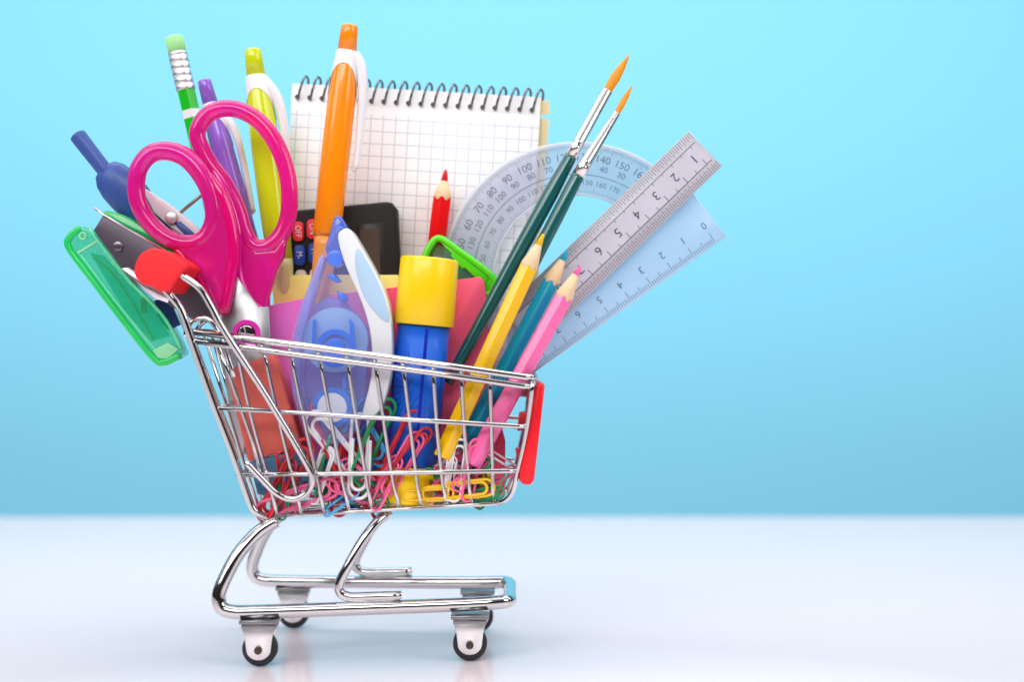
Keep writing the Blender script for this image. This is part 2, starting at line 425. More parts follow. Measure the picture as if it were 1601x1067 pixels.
# ------------------------------------------------------------------ retractable pens
def pen(label, top, bot, col, w, clip, lens, tipcol=None, ym=0):
    """lens: plunger, collar start/end, body length, grip length in cm"""
    A = P(*top); B = P(*bot); r = cmpx(w/2, top[2]); Lh = (B-A).length
    t = thing('ballpoint_pen', label, 'pen', B, 'retractable pens')
    m = mat('pen_'+col.strip('#'), col, .22, coat=.5)
    p1 = lens[0]
    b = MB(); b.lathe(A, B, [(0, r*.46), (.03, r*.56), (.08, r*.6), (p1, r*.66)], 28); obj('plunger', b, m, t)
    b = MB(); b.lathe(A, B, [(p1+.02, r*.70), (p1+.6, r*.84), (p1+1.6, r*.97), (p1+3, r), (Lh*.7, r*.97), (Lh*lens[2], r*.86)], 36); obj('barrel', b, m, t)
    # white collar that swoops down either side of the coloured barrel
    b = MB(); ax = (B-A).normalized(); u = ax.cross(Vector((0, 1, 0))).normalized(); v = ax.cross(u).normalized(); seg = 48; n = 10; rings = []
    if v.y > 0: v = -v
    for i in range(n+1):
        ring = []
        for k in range(seg):
            an = 2*math.pi*k/seg
            front = math.sin(an)                       # 1 towards the viewer side
            L_ = lens[1]+1.1*(1-max(front, 0)**.6)*1.0
            dd = L_*i/n
            rr = lerp(r*.70, r*.97, min(1, dd/1.6)**.8)+.02
            ring.append(b.bm.verts.new(A+ax*(p1+dd)+(u*math.cos(an)+v*math.sin(an))*rr))
        rings.append(ring)
    for X, Y in zip(rings, rings[1:]):
        for k in range(seg): f = b.bm.faces.new((X[k], X[(k+1) % seg], Y[(k+1) % seg], Y[k])); f.smooth = True
    b.bm.faces.new(rings[0][::-1]); obj('collar', b, whitep, t)
    b = MB(); pts = smooth([P(x, y, top[2]+dz) for x, y, dz in clip], 5); n = len(pts)
    b.tube(pts, [lerp(r*.44, r*.22, i/n) for i in range(n)], seg=12, flat=1.2)
    b.ball(pts[-1]+Vector((-.04, 0, 0)), r*.22); obj('clip', b, whitep, t)
    b = MB(); g = Lh*lens[2]; b.lathe(A, B, [(g-.02, r*.85), (g+.3, r*.82), (Lh-.5, r*.62), (Lh, r*.2)], 30); obj('grip', b, mat('grip_'+(tipcol or col).strip('#'), tipcol or col, .3, coat=.3), t)
pen('tall bright orange pen with white clip, before the gridded notepad', (547, 39, .0), (496, 500, -.1), '#ff9104', 45, [(554, 86, 0), (564, 103, -.0), (567, 135, 0), (565, 180, 0), (561, 225, 0), (556, 264, 0)], (.92, .48, .72), '#ffa84e')
pen('lime yellow pen with white clip left of the notepad', (395, 77, .9), (447, 470, .6), '#cfe010', 45, [(410, 124, 0), (428, 145, 0), (439, 172, 0), (445, 215, 0), (447, 260, 0), (446, 300, 0)], (.98, .50, .84), '#dfe79a')
pen('purple pen with white clip seen through the tall scissor loop', (319, 125, 1.2), (415, 480, 1.0), '#9260d0', 36, [(340, 178, 0), (362, 195, 0), (374, 225, 0), (383, 265, 0), (390, 300, 0), (396, 332, 0)], (.9, .5, .84), '#8f64c8')

# ------------------------------------------------------------------ paintbrushes
def brush(label, tip, base, fer, end, wb, wf, wh, y, col):
    A = P(tip[0], tip[1], y); B = P(base[0], base[1], y); Cc = P(fer[0], fer[1], y); E = P(end[0], end[1], y-.4)
    t = thing('paintbrush', label, 'paintbrush', E, 'fine paintbrushes')
    L1 = (B-A).length; rb = cmpx(wb/2)
    b = MB(); b.lathe(A, B, [(0, .012), (L1*.12, rb*.34), (L1*.35, rb*.8), (L1*.65, rb*1.08), (L1, rb*.95), (L1+.1, rb*.9)], 20)
    m = mat('golden_bristle', '#f59a1c', .5, noise=.25, nscale=500)
    obj('bristles', b, m, t)
    L2 = (Cc-B).length; rf = cmpx(wf/2)
    b = MB(); b.lathe(B, Cc, [(0, rb*1.05), (.02, rb*1.12), (L2*.78, rf*.92), (L2*.79, rf*1.0), (L2*.81, rf*.93), (L2*.86, rf*.95), (L2*.87, rf*1.03), (L2*.89, rf*.96), (L2, rf*1.0)], 24)
    obj('ferrule', b, mat('nickel', (.8, .79, .78, 1), .25, 1), t)
    L3 = (E-Cc).length; rh = cmpx(wh/2)
    b = MB(); b.lathe(Cc, E, [(-.02, rf*.96), (.1, rf*1.02), (1.6, rh), (3.5, rh*.98), (L3*.9, rh*.72), (L3, rh*.6)], 24)
    obj('handle', b, mat('dark_green_lacquer', '#0e5a5a', .2, coat=.7), t)
brush('larger paintbrush with wide golden tip and dark green handle', (984, 85), (950, 141), (893, 244), (700, 600), 15, 19, 25, -.05, 0)
brush('smaller paintbrush with narrow golden tip, lower right of its pair', (989, 133), (965, 176), (904, 274), (736, 600), 9.5, 20, 22, -.3, 0)

# ------------------------------------------------------------------ gridded notepad
def grid_mat():
    m = bpy.data.materials.new('gridded_paper'); m.use_nodes = True; nt = m.node_tree; N = nt.nodes; Lk = nt.links
    b = N['Principled BSDF']; b.inputs['Roughness'].default_value = .75
    tcn = N.new('ShaderNodeTexCoord'); mp = N.new('ShaderNodeMapping'); mp.inputs['Rotation'].default_value = (0, R(-3.2), 0)
    Lk.new(tcn.outputs['Object'], mp.inputs[0]); s = N.new('ShaderNodeSeparateXYZ'); Lk.new(mp.outputs[0], s.inputs[0])
    outs = []
    for ch in ('X', 'Z'):
        d = N.new('ShaderNodeMath'); d.operation = 'DIVIDE'; d.inputs[1].default_value = .00448; Lk.new(s.outputs[ch], d.inputs[0])
        f = N.new('ShaderNodeMath'); f.operation = 'FRACT'; Lk.new(d.outputs[0], f.inputs[0])
        a = N.new('ShaderNodeMath'); a.operation = 'SUBTRACT'; a.inputs[1].default_value = .5; Lk.new(f.outputs[0], a.inputs[0])
        q = N.new('ShaderNodeMath'); q.operation = 'ABSOLUTE'; Lk.new(a.outputs[0], q.inputs[0])
        g = N.new('ShaderNodeMath'); g.operation = 'LESS_THAN'; g.inputs[1].default_value = .042; Lk.new(q.outputs[0], g.inputs[0])
        outs.append(g)
    mxx = N.new('ShaderNodeMath'); mxx.operation = 'MAXIMUM'; Lk.new(outs[0].outputs[0], mxx.inputs[0]); Lk.new(outs[1].outputs[0], mxx.inputs[1])
    lt = N.new('ShaderNodeMath'); lt.operation = 'LESS_THAN'; lt.inputs[1].default_value = -.0098; Lk.new(s.outputs['Z'], lt.inputs[0])
    mu = N.new('ShaderNodeMath'); mu.operation = 'MULTIPLY'; Lk.new(mxx.outputs[0], mu.inputs[0]); Lk.new(lt.outputs[0], mu.inputs[1])
    mx = N.new('ShaderNodeMix'); mx.data_type = 'RGBA'; mx.inputs[6].default_value = (.93, .93, .94, 1); mx.inputs[7].default_value = (.6, .6, .69, 1)
    Lk.new(mu.outputs[0], mx.inputs[0]); Lk.new(mx.outputs[2], b.inputs['Base Color']); return m
yn = 1.75
note = thing('notepad', 'spiral notepad of white gridded paper standing at the back', 'notepad', P(457, 130, yn))
th = R(3.2)
def NP(a, c, y=yn): return P(457+a*math.cos(th)-c*math.sin(th), 130+a*math.sin(th)+c*math.cos(th), y)
b = MB(); b.slab([NP(0, 0), NP(389, 0), NP(389, 470), NP(0, 470)], Vector((0, .22, 0)), .015, 1); obj('pages', b, grid_mat(), note)
b = MB()
for k in range(3): b.slab([NP(1+k, 2, yn+.23+k*.03), NP(390+k*.6, 2, yn+.23+k*.03), NP(391+k, 470, yn+.23+k*.03), NP(1, 470, yn+.23+k*.03)], Vector((0, .02, 0)))
b.slab([NP(30, 30, yn+.36), NP(403, 5, yn+.36), NP(404, 26, yn+.36), NP(387, 27, yn+.36), NP(387, 33, yn+.36), NP(404, 34, yn+.36), NP(399, 470, yn+.36), NP(30, 470, yn+.36)], Vector((0, .08, 0)))
obj('back_cover', b, mat('cream_card', '#efdfae', .8), note)
b = MB(); hol = MB(); pts = []
for k in range(20):
    x = 10+k*19.35
    pts = smooth([NP(x-2, 22, yn-.02), NP(x, 23, yn-.10), NP(x+3, 7, yn-.24), NP(x+7, -7, yn-.12), NP(x+11, -12, yn+.12), NP(x+15, -5, yn+.4), NP(x+13, 12, yn+.5)], 4)
    b.tube(pts, .046, seg=8)
    hol.disc(NP(x-1, 21, yn-.012), .09, .01, 0, 14)
obj('spiral_binding', b, mat('gunmetal_wire', (.16, .16, .17, 1), .25, .85), note)
obj('punched_holes', hol, mat('hole_dark', (.03, .03, .035, 1), .9), note)

# ------------------------------------------------------------------ calculator
yc = .85
calc = thing('calculator', 'black pocket calculator turned on its side before the notepad', 'calculator', P(540, 480, yc))
b = MB(); ol = [(438, 332), (446, 330), (604, 315), (613, 317), (621, 327), (626, 430), (630, 520), (455, 530)]
b.prism(ol, yc, .7, .12, 3); obj('case', b, mat('black_case', (.015, .013, .012, 1), .5, ior=1.3), calc)
b = MB(); b.prism([(556, 352), (599, 348), (604, 500), (560, 505)], yc-.006, .02, .003, 1); obj('screen_frame', b, mat('screen_frame_m', (.014, .01, .008, 1), .35), calc)
b = MB(); b.prism([(563, 359), (592, 357), (597, 490), (567, 492)], yc-.014, .02); obj('screen', b, mat('lcd', (.085, .062, .045, 1), .25), calc)
def key(cx, cy, w_, h_, col, txt):
    rr = 7; poly = []
    for sx, sy, a0 in ((1, 1, 0), (-1, 1, 90), (-1, -1, 180), (1, -1, 270)):
        for k in range(5):
            a = R(a0+90*k/4); poly.append((cx+sx*(w_/2-rr)+rr*math.cos(a), cy+sy*(h_/2-rr)+rr*math.sin(a)))
    m_ = MB(); m_.prism(poly, yc-.13, .16, .03, 2)
    ko = obj('key', m_, mat('key_'+col.strip('#'), col, .4), calc)
    tm = MB(); tm.text(txt, cmpx(13), P(cx, cy, yc-.135), Vector((.06, 0, -1)), Vector((1, 0, .06)), squash=.85)
    obj('key_lettering', tm, whitep, ko)
key(466, 362, 17, 31, '#ee3440', 'OFF'); key(488, 358, 17, 31, '#ee3440', 'ON')
key(468, 399, 18, 32, '#0f48b0', 'M-'); key(491, 396, 18, 32, '#0f48b0', 'M+')
key(470, 438, 18, 32, '#d8d8d8', '7'); key(493, 436, 18, 32, '#d8d8d8', '8')

# ------------------------------------------------------------------ pads of notes
b = MB(); b.prism([(424, 430), (622, 430), (628, 640), (440, 640)], .42, .36, .02, 1)
tag(obj('sticky_note_pad', b, mat('yellow_paper', '#fffb8c', .8, noise=.04), origin=P(530, 640, .4)), 'pale yellow note pad wedged in front of the calculator', 'note pad')
b = MB(); b.prism([(416, 479), (440, 474), (500, 462), (600, 452), (600, 760), (480, 768), (447, 700), (425, 600)], -.15, .3, .02, 1)
tag(obj('note_pad', b, mat('hot_pink_card', '#ff80e0', .7, noise=.03), origin=P(500, 760, -.1)), 'hot pink paper pad beside the scissor blades behind the correction roller', 'note pad')
b = MB(); b.prism([(590, 453), (750, 433), (757, 440), (764, 520), (770, 610), (790, 690), (790, 776), (500, 782), (500, 720), (590, 700)], lambda x, y: .16+.0003*(x-590), .2, .02, 1)
tag(obj('note_pad', b, mat('coral_card', '#ff5a80', .6, noise=.03), origin=P(690, 775, .2)), 'coral red paper pad standing behind the blue glue stick', 'note pad')

# ------------------------------------------------------------------ protractor
def clear(name, col, alpha, rough=.12):
    return mat(name, col, rough, alpha=alpha, coat=.3)
yp = 1.25; pc = (902, 434)
pro = thing('protractor', 'clear half round protractor leaning behind the paintbrushes', 'protractor', P(860, 470, yp))
def PC(rr, deg, y=yp): return P(pc[0]+rr*math.cos(R(deg)), pc[1]-rr*math.sin(R(deg)), y)
b = MB(); a0, a1, n = 38, 218, 90
for (r1, r0, y0, t_) in ((207, 132, yp, .12),):
    ring = []
    for k in range(n+1):
        a = lerp(a0, a1, k/n); ring.append([b.bm.verts.new(PC(rr, a, y0)+Vector((0, dy, 0))) for rr, dy in ((r1, 0), (r0, 0), (r0, t_), (r1, t_))])
    for A, B in zip(ring, ring[1:]):
        for k in range(4): b.bm.faces.new((A[k], A[(k+1) % 4], B[(k+1) % 4], B[k]))
    b.bm.faces.new(ring[0]); b.bm.faces.new(ring[-1][::-1])
obj('body', b, clear('clear_lilac_plastic', '#d0d8ee', .36), pro)
b = MB()
for rr, wd in ((209.5, .10), (130, .07)):
    b.tube([PC(rr, lerp(a0, a1, k/70), yp+.06) for k in range(71)], wd*.8, seg=8)
obj('rim', b, clear('clear_edge', '#e9eef8', .55), pro)
ink = mat('printed_ink', (.07, .07, .12, 1), .6, alpha=.75)
b = MB(); yi = yp-.006
for L_ in range(0, 181, 10):
    a = 68+(150-L_)*.956
    if not a0+2 < a < a1-2: continue
    v = Vector((math.cos(R(a)), 0, math.sin(R(a)))); u = Vector((math.sin(R(a)), 0, -math.cos(R(a))))
    b.text(str(L_), cmpx(17), PC(188, a, yi), u, v); b.text(str(180-L_), cmpx(14), PC(173, a-1.5, yi), u, v)
for L_ in range(0, 181, 10):
    a = 67+(170-L_)*.845
    if not a0+2 < a < a1-2: continue
    v = Vector((math.cos(R(a)), 0, math.sin(R(a)))); u = Vector((math.sin(R(a)), 0, -math.cos(R(a))))
    b.text(str(L_), cmpx(12), PC(149, a, yi), u, v)
for k in range(0, 181):
    a = lerp(a0+2, a1-2, k/180)
    b.line(PC(206, a, yi), PC(206-(9 if k % 5 == 0 else 5), a, yi), .016)
    if k % 2 == 0: b.line(PC(133, a, yi), PC(133+(7 if k % 10 == 0 else 4), a, yi), .014)
for k in range(70):
    b.line(PC(161.5, lerp(a0+2, a1-2, k/70), yi), PC(161.5, lerp(a0+2, a1-2, (k+1)/70), yi), .026)
obj('scale_markings', b, ink, pro)

# ------------------------------------------------------------------ ruler and set square
yr_ = .45
ru = thing('ruler', 'grey ruler with worn digits leaning right over the set square', 'ruler', P(800, 540, yr_))
O = P(1103, 232, yr_); dirv = (P(885, 443, yr_)-P(1103, 232, yr_)).normalized()   # scale runs down to the left
up_ = Vector((-dirv.z, 0, dirv.x)).normalized()
if up_.x < 0: up_ = -up_                                                          # towards the lower right edge
hw = cmpx(38, yr_)
def RU(l, q, y=0): return O+dirv*l+up_*q+Vector((0, y, 0))
Lr = 9.2
b = MB(); b.slab([RU(0, -hw), RU(0, hw), RU(Lr, hw), RU(Lr, -hw)], Vector((0, .09, 0)), .012, 1)
obj('body', b, mat('brushed_grey', '#bcbbc4', .42, .15, noise=.09, nscale=70), ru)
b = MB(); b.slab([RU(.12, -hw*.50, -.004), RU(.12, hw*.52, -.004), RU(Lr-.1, hw*.52, -.004), RU(Lr-.1, -hw*.50, -.004)], Vector((0, .003, 0)))
obj('centre_band', b, mat('pale_grey_band', '#cbc9d6', .4, noise=.07, nscale=110), ru)
b = MB(); k = 0; l = .06
while l < Lr-.05:
    b.line(RU(l, -hw*.97, -.006), RU(l, -hw*(.70 if k % 2 else .62), -.006), .020)
    b.line(RU(l, hw*.97, -.006), RU(l, hw*(.70 if k % 2 else .62), -.006), .020)
    l += .0925; k += 1
b.line(RU(.1, -hw*.49, -.006), RU(Lr, -hw*.49, -.006), .03); b.line(RU(.1, hw*.51, -.006), RU(Lr, hw*.51, -.006), .035)
for n in range(1, 10):
    l = .35+(n-1)*.93
    b.line(RU(l, hw*.5, -.006), RU(l, hw*.22, -.006), .03); b.line(RU(l+.465, hw*.5, -.006), RU(l+.465, hw*.34, -.006), .024)
    b.line(RU(l, -hw*.5, -.006), RU(l, -hw*.36, -.006), .024); b.line(RU(l+.465, -hw*.5, -.006), RU(l+.465, -hw*.38, -.006), .02)
obj('graduations', b, mat('grey_ink', (.16, .14, .20, 1), .6, alpha=.8), ru)
b = MB()
for n in range(1, 10):
    l = .55+(n-1)*.93
    b.text(str(n), .47, RU(l, -.02, -.007), dirv, up_)
obj('digits', b, mat('dark_ink', (.06, .05, .10, 1), .6, noise=.5, nscale=900), ru)

ysq = .75
sq = thing('set_square', 'clear pale blue set square sticking out under the ruler', 'set square', P(780, 600, ysq))
T0 = P(1134, 369, ysq); ds = (P(842, 576, ysq)-T0).normalized(); us = Vector((-ds.z, 0, ds.x)).normalized()
if us.x < 0: us = -us      # towards lower right edge
def SQ(l, q, y=0): return T0+ds*l+us*q+Vector((0, y, 0))
b = MB(); b.slab([SQ(0, 0), SQ(9.0, 0), SQ(9.2, -.5), SQ(7.6, -2.4), SQ(3.0, -2.4), SQ(.1, -2.3)], Vector((0, .1, 0)), .015, 1)
obj('body', b, clear('clear_blue_plastic', '#bcdaf6', .6, .2), sq)
b = MB(); b.tube([SQ(9, 0, .05), SQ(0, 0, .05), SQ(.1, -2.3, .05)], .045, seg=6); obj('edge', b, clear('clear_blue_edge', '#c4dcf0', .8), sq)
b = MB(); n = 0; l = .42
while l < 8.6:
    b.line(SQ(l, -.05, -.006), SQ(l, -(.42 if n % 10 == 0 else .32 if n % 5 == 0 else .2), -.006), .022)
    if n % 10 == 0: b.text(str(n//10), .37, SQ(l, -.74, -.006), ds, us)
    l += .0905; n += 1
obj('scale_markings', b, ink, sq)

# ------------------------------------------------------------------ glue stick
ax0, ax1 = P(672, 404, -.85), P(640, 762, -.85)
gl = thing('glue_stick', 'blue glue stick with yellow cap standing in the basket centre', 'glue stick', P(636, 800, -.85))
rc = cmpx(45.5, -.85)
b = MB(); b.lathe(ax0, ax1, [(0, rc*.5), (0, rc*.93), (.03, rc*.975), (.08, rc), (2.27, rc*1.035), (2.29, rc*1.02)], 48); obj('cap', b, mat('yellow_plastic', '#ffd305', .33, coat=.2, noise=.02, nscale=20), gl)
b = MB(); b.lathe(ax0, ax1, [(2.27, rc*.90), (7.1, rc*.90)], 48); obj('tube', b, mat('blue_label', '#0562dc', .36, coat=.15, noise=.04, nscale=25), gl)
ax = (ax1-ax0).normalized(); ux = ax.cross(Vector((0, 1, 0))).normalized(); vx = ax.cross(ux).normalized()
if ux.x < 0: ux = -ux
if vx.y > 0: vx = -vx
def GS(ang, l, e=.004):
    r_ = rc*.90+e; return ax0+ax*l+(ux*math.sin(R(ang))+vx*math.cos(R(ang)))*r_
b = MB()
for c_ang, c_l, sgn, mx in ((-4, 4.45, -1, 62), (52, 4.2, 1, 30)):
    for k in range(11):
        a = R(-70+k*14)
        p = []
        for j in range(5):
            q = lerp(.18, 1, j/4); p.append((c_ang+sgn*mx*q*math.cos(a), c_l-1.25*q*math.sin(a)))
        for (g1, l1), (g2, l2) in zip(p, p[1:]):
            wq = .07
            b.quad(GS(g1, l1-wq), GS(g2, l2-wq*1.0), GS(g2, l2+wq*.6), GS(g1, l1+wq*.2))
for c_ang, c_l in ((-20, 5.4),):
    for k in range(9):
        a = R(-80+k*20); p = [(c_ang+55*q*math.cos(a), c_l-.9*q*math.sin(a)) for q in (.2, .6, 1)]
        for (g1, l1), (g2, l2) in zip(p, p[1:]): b.quad(GS(g1, l1-.05), GS(g2, l2-.05), GS(g2, l2+.05), GS(g1, l1+.02))
obj('printed_rays', b, mat('navy_ink', '#044cb8', .4), gl)
b = MB()
for l0 in [2.4+.35*k for k in range(13)]: b.quad(GS(8, l0), GS(15, l0), GS(15, l0+.35), GS(8, l0+.35))
obj('printed_stripe', b, mat('royal_ink', '#0424b4', .4), gl)
b = MB(); b.lathe(ax0, ax1, [(7.1, rc*.93), (7.15, rc*.98), (8.3, rc*.98), (8.36, rc*.92)], 40); obj('base_knob', b, MATS['yellow_plastic'], gl)

# ------------------------------------------------------------------ correction tape roller
yt = -2.0
ct = thing('correction_tape', 'translucent blue and purple correction tape roller with white grip', 'correction tape', P(520, 700, yt+.5))
ol = [(p.x, p.y) for p in smooth_closed(V2([(528, 352), (545, 372), (562, 440), (582, 510), (586, 570), (575, 630), (556, 676), (530, 696), (495, 690), (470, 660), (455, 610), (451, 555), (458, 510), (478, 455), (503, 392)]), 3)]
b = MB(); b.prism(ol, yt, 1.1, .28, 4); obj('shell', b, mat('smoky_violet_shell', '#b4c2ff', .1, alpha=.2, coat=.8), ct)
b = MB(); b.prism([(490, 478), (510, 464), (540, 470), (562, 500), (575, 560), (570, 620), (550, 665), (510, 680), (482, 650), (472, 600), (480, 540)], yt+.65, .2, .05, 2); obj('inner_plate', b, mat('violet_plate', '#98a0f6', .35, alpha=.5), ct)
b = MB(); b.prism([(466, 500), (476, 490), (480, 540), (474, 600), (490, 660), (478, 660), (462, 600), (460, 545)], yt+.6, .3, .05, 2); obj('tape_guard', b, mat('pale_lilac', '#c9a6f0', .35, alpha=.7), ct)
b = MB(); b.prism([(456, 545), (470, 480), (500, 400), (508, 402), (484, 480), (468, 545), (468, 610), (480, 660), (471, 660), (457, 610)], yt+.1, .9, .05, 2); obj('side_rib_highlight', b, mat('blue_highlight_rib', '#98a6fa', .2, alpha=.6, coat=.5), ct)  # side rib whose pale colour also paints a highlight streak
b = MB(); b.prism([(522, 340), (530, 336), (540, 350), (548, 372), (530, 395), (512, 400), (508, 388)], yt+.15, .8, .1, 2); obj('nose', b, mat('blue_nose', '#4268d4', .2, alpha=.85, coat=.5), ct)
deepb = mat('deep_blue_plastic', '#0874f4', .25, coat=.3)
b = MB(); 
for poly in ([(512, 395), (524, 380), (530, 392), (530, 412), (520, 416), (510, 408)], [(510, 430), (522, 428), (532, 440), (526, 442), (514, 436)], [(526, 455), (540, 460), (542, 470), (530, 470)]): b.prism(poly, yt+.2, .6, .04, 1)
b.disc(P(524, 404, yt+.12), .28, .6, 0, 24, .03); obj('roller_guide', b, deepb, ct)
b = MB(); b.disc(P(524, 532, yt+.32), 1.10, .3, 0, 48, .04); sp_ = obj('spool', b, mat('slate_blue_spool', '#9cc6fa', .35, alpha=.75), ct)
b = MB(); b.disc(P(524, 545, yt+.16), .64, .18, .46, 40); b.disc(P(524, 545, yt+.14), .34, .2, 0, 32, .04)
b.prism([(489, 500), (494, 500), (492, 540), (487, 540)], yt+.15, .1); b.prism([(546, 498), (552, 505), (556, 550), (548, 552)], yt+.15, .1); obj('hub', b, deepb, sp_)
b = MB(); b.disc(P(519, 638, yt+.10), .68, .2, .50, 40); b.prism([(536, 590), (542, 585), (540, 612), (534, 615)], yt+.15, .1); obj('take_up_ring', b, mat('mid_blue_plastic', '#3c7fe4', .25, coat=.3), ct)
b = MB(); b.disc(P(519, 638, yt+.08), .50, .2, 0, 36, .04); obj('take_up_wheel', b, whitep, ct)
gol = [(p.x, p.y) for p in smooth_closed(V2([(528, 372), (534, 360), (546, 358), (560, 378), (590, 432), (608, 480), (613, 540), (610, 590), (596, 640), (574, 654), (566, 648), (580, 590), (580, 530), (566, 475), (540, 415)]), 3)]
b = MB(); b.prism(gol, yt-.08, 1.25, .16, 3); gr = obj('grip', b, mat('white_grip', '#e8ecf0', .3, coat=.3), ct)
gi = [(p.x, p.y) for p in smooth_closed(V2([(560, 388), (572, 405), (592, 442), (606, 482), (607, 504), (590, 492), (570, 466), (558, 430), (555, 402)]), 3)]
b = MB(); b.prism(gi, yt-.13, .3, .04, 2); obj('grip_inlay', b, paleb, gr)

# ------------------------------------------------------------------ eraser
b = MB(); era = thing('eraser', 'salmon pink and blue eraser behind the rear basket wires', 'eraser', P(445, 770, -1.3))
b.prism([(352, 580), (427, 553), (474, 700), (388, 723)], -1.6, .9, .1, 3); obj('pink_end', b, mat('salmon_rubber', '#e2685c', .8, noise=.08, nscale=120), era)
b = MB(); b.prism([(388.5, 724.5), (474.5, 701.5), (490, 752), (402, 775)], -1.6, .9, .1, 3); obj('blue_end', b, mat('blue_rubber', '#4f86ae', .8, noise=.08, nscale=120), era)

# ------------------------------------------------------------------ scissors
ysc = -1.55
sci = thing('scissors', 'pair of scissors with glossy translucent pink loop handles', 'scissors', P(390, 740, ysc))
def ploop(c, y): return [P(p.x, p.y, y) for p in c]
b = MB()
Lc = smooth_closed(V2([(213, 290), (218, 262), (236, 241), (262, 236), (290, 246), (314, 272), (331, 308), (334, 345), (318, 374), (290, 381), (258, 370), (232, 346), (217, 318)]), 6)
b.tube(ploop(Lc, ysc), [cmpx(13.5+1.5*max(0, math.sin(i/len(Lc)*2*math.pi-.6))) for i in range(len(Lc))], True, 16, 1.0)
hol_ = [(268, 372), (300, 384), (322, 365), (334, 330), (330, 290), (322, 262), (336, 278), (356, 318), (368, 360), (369, 400), (362, 440), (354, 484), (348, 497), (340, 486), (322, 446), (300, 414), (280, 392)]
b.prism(hol_, ysc-.24, .5, .12, 3)
h1 = obj('loop_handle', b, pinkt, sci)
b = MB(); ex = smooth([P(*q, ysc-.12) for q in [(322, 262), (344, 300), (360, 345), (366, 395), (360, 440), (350, 490)]], 6)
b.tube(ex, [cmpx(min(9, 1+1.3*i)) for i in range(len(ex))], seg=12); ex = smooth([P(*q, ysc-.05) for q in [(262, 376), (285, 400), (310, 430), (328, 462), (345, 492)]], 5)
b.tube(ex, [cmpx(min(5, 1+i)) for i in range(len(ex))], seg=10); obj('rim_bead', b, mat('deep_pink_bead', '#f0067c', .15, coat=.8, trans=.2), h1)
y2 = ysc+.42
b = MB()
Rc = smooth_closed(V2([(309, 214), (316, 190), (336, 173), (366, 170), (398, 184), (424, 212), (443, 250), (452, 292), (451, 336), (439, 368), (418, 386), (396, 384), (382, 362), (372, 328), (352, 288), (326, 252)]), 6)
b.tube(ploop(Rc, y2), cmpx(13), True, 16)
b.prism([(370, 335), (384, 368), (402, 392), (428, 390), (447, 366), (443, 398), (430, 430), (420, 462), (419, 486), (411, 493), (398, 484), (380, 456), (370, 420), (368, 380)], y2-.24, .5, .12, 3)
h2 = obj('loop_handle', b, pinkt, sci)
b = MB(); ex = smooth([P(*q, y2-.16) for q in [(312, 230), (335, 268), (358, 312), (372, 362), (371, 400), (376, 440), (392, 472), (411, 488)]], 6)
b.tube(ex, [cmpx(min(7.5, 1+.8*i)) for i in range(len(ex))], seg=12); obj('rim_bead', b, mat('hot_magenta_bead', '#f810b0', .15, coat=.8, trans=.2), h2)
b = MB(); b.prism([(362, 420), (384, 452), (404, 480), (420, 480), (424, 560), (416, 640), (404, 716), (396, 720), (372, 620), (352, 540), (345, 490)], ysc+.05, .14, .02, 1); obj('blade', b, blade_m, sci)
b = MB(); b.prism([(352, 480), (372, 450), (410, 486), (420, 500), (400, 600), (380, 720), (372, 716), (352, 600), (345, 530)], ysc+.22, .14, .02, 1); obj('blade', b, blade_m, sci)
b = MB(); b.disc(P(385, 522, ysc-.10), cmpx(21), .12, cmpx(14), 36); obj('pivot_ring', b, mat('magenta_ring', '#f032b8', .25, coat=.4), sci)
b = MB(); b.disc(P(385, 522, ysc-.07), cmpx(13.5), .12, 0, 30, .04); obj('pivot_screw', b, chrome, sci)

# ------------------------------------------------------------------ drawing compass
yco = -.35
com = thing('drawing_compass', 'navy blue drawing compass leaning out over the cart handle', 'compass', P(300, 500, yco))
navy = mat('navy_plastic', '#33509a', .42, coat=.1, noise=.04, nscale=60)
A, B = P(120, 210, yco), P(168, 272, yco)
b = MB(); r = cmpx(13); b.lathe(A, B, [(0, r*.75), (.04, r*.95), (.1, r), (1.5, r*.93), ((B-A).length, r*.9)], 18, False); obj('knurled_grip', b, navy, com)
A, B = P(162, 263, yco), P(300, 415, yco); q = (B-A).length
b = MB(); r = cmpx(32); b.lathe(A, B, [(0, r*.35), (.08, r*.62), (.35, r*.86), (.75, r*.99), (1.3, r), (q*.5, r*.86), (q*.8, r*.62), (q, r*.5)], 36, flat=.55); obj('hood', b, navy, com)
b = MB(); b.prism([(222, 293), (232, 298), (268, 322), (300, 348), (330, 378), (318, 390), (283, 366), (262, 352), (240, 332)], yco-.42, .3, .04, 2); obj('arm', b, whitep, com)
b = MB(); b.prism([(262, 352), (275, 345), (345, 410), (335, 425)], yco-.32, .3, .04, 2)
b.prism([(270, 470), (282, 478), (345, 640), (376, 716), (362, 716), (330, 640)], yco-.3, .3, .04, 2); obj('arm', b, cream, com)
b = MB(); b.prism([(272, 350), (282, 346), (312, 372), (302, 382)], yco-.46, .1, .02, 1); b.prism([(240, 470), (262, 465), (280, 508), (262, 516), (248, 500)], yco-.3, .35, .05, 2); obj('arm_inlay', b, navy, com)
b = MB(); b.disc(P(267, 341, yco-.55), cmpx(9.5), .3, 0, 24, .04); obj('hinge_screw', b, mat('matt_nickel', (.75, .74, .70, 1), .35, .9), com)
b = MB(); b.tube([P(278, 336, yco-.25), P(345, 280, yco+.1)], .06); b.tube([P(268, 345, yco), P(250, 385, yco)], .05); obj('adjusting_rod', b, mat('dull_brass', (.35, .28, .18, 1), .35, .9), com)

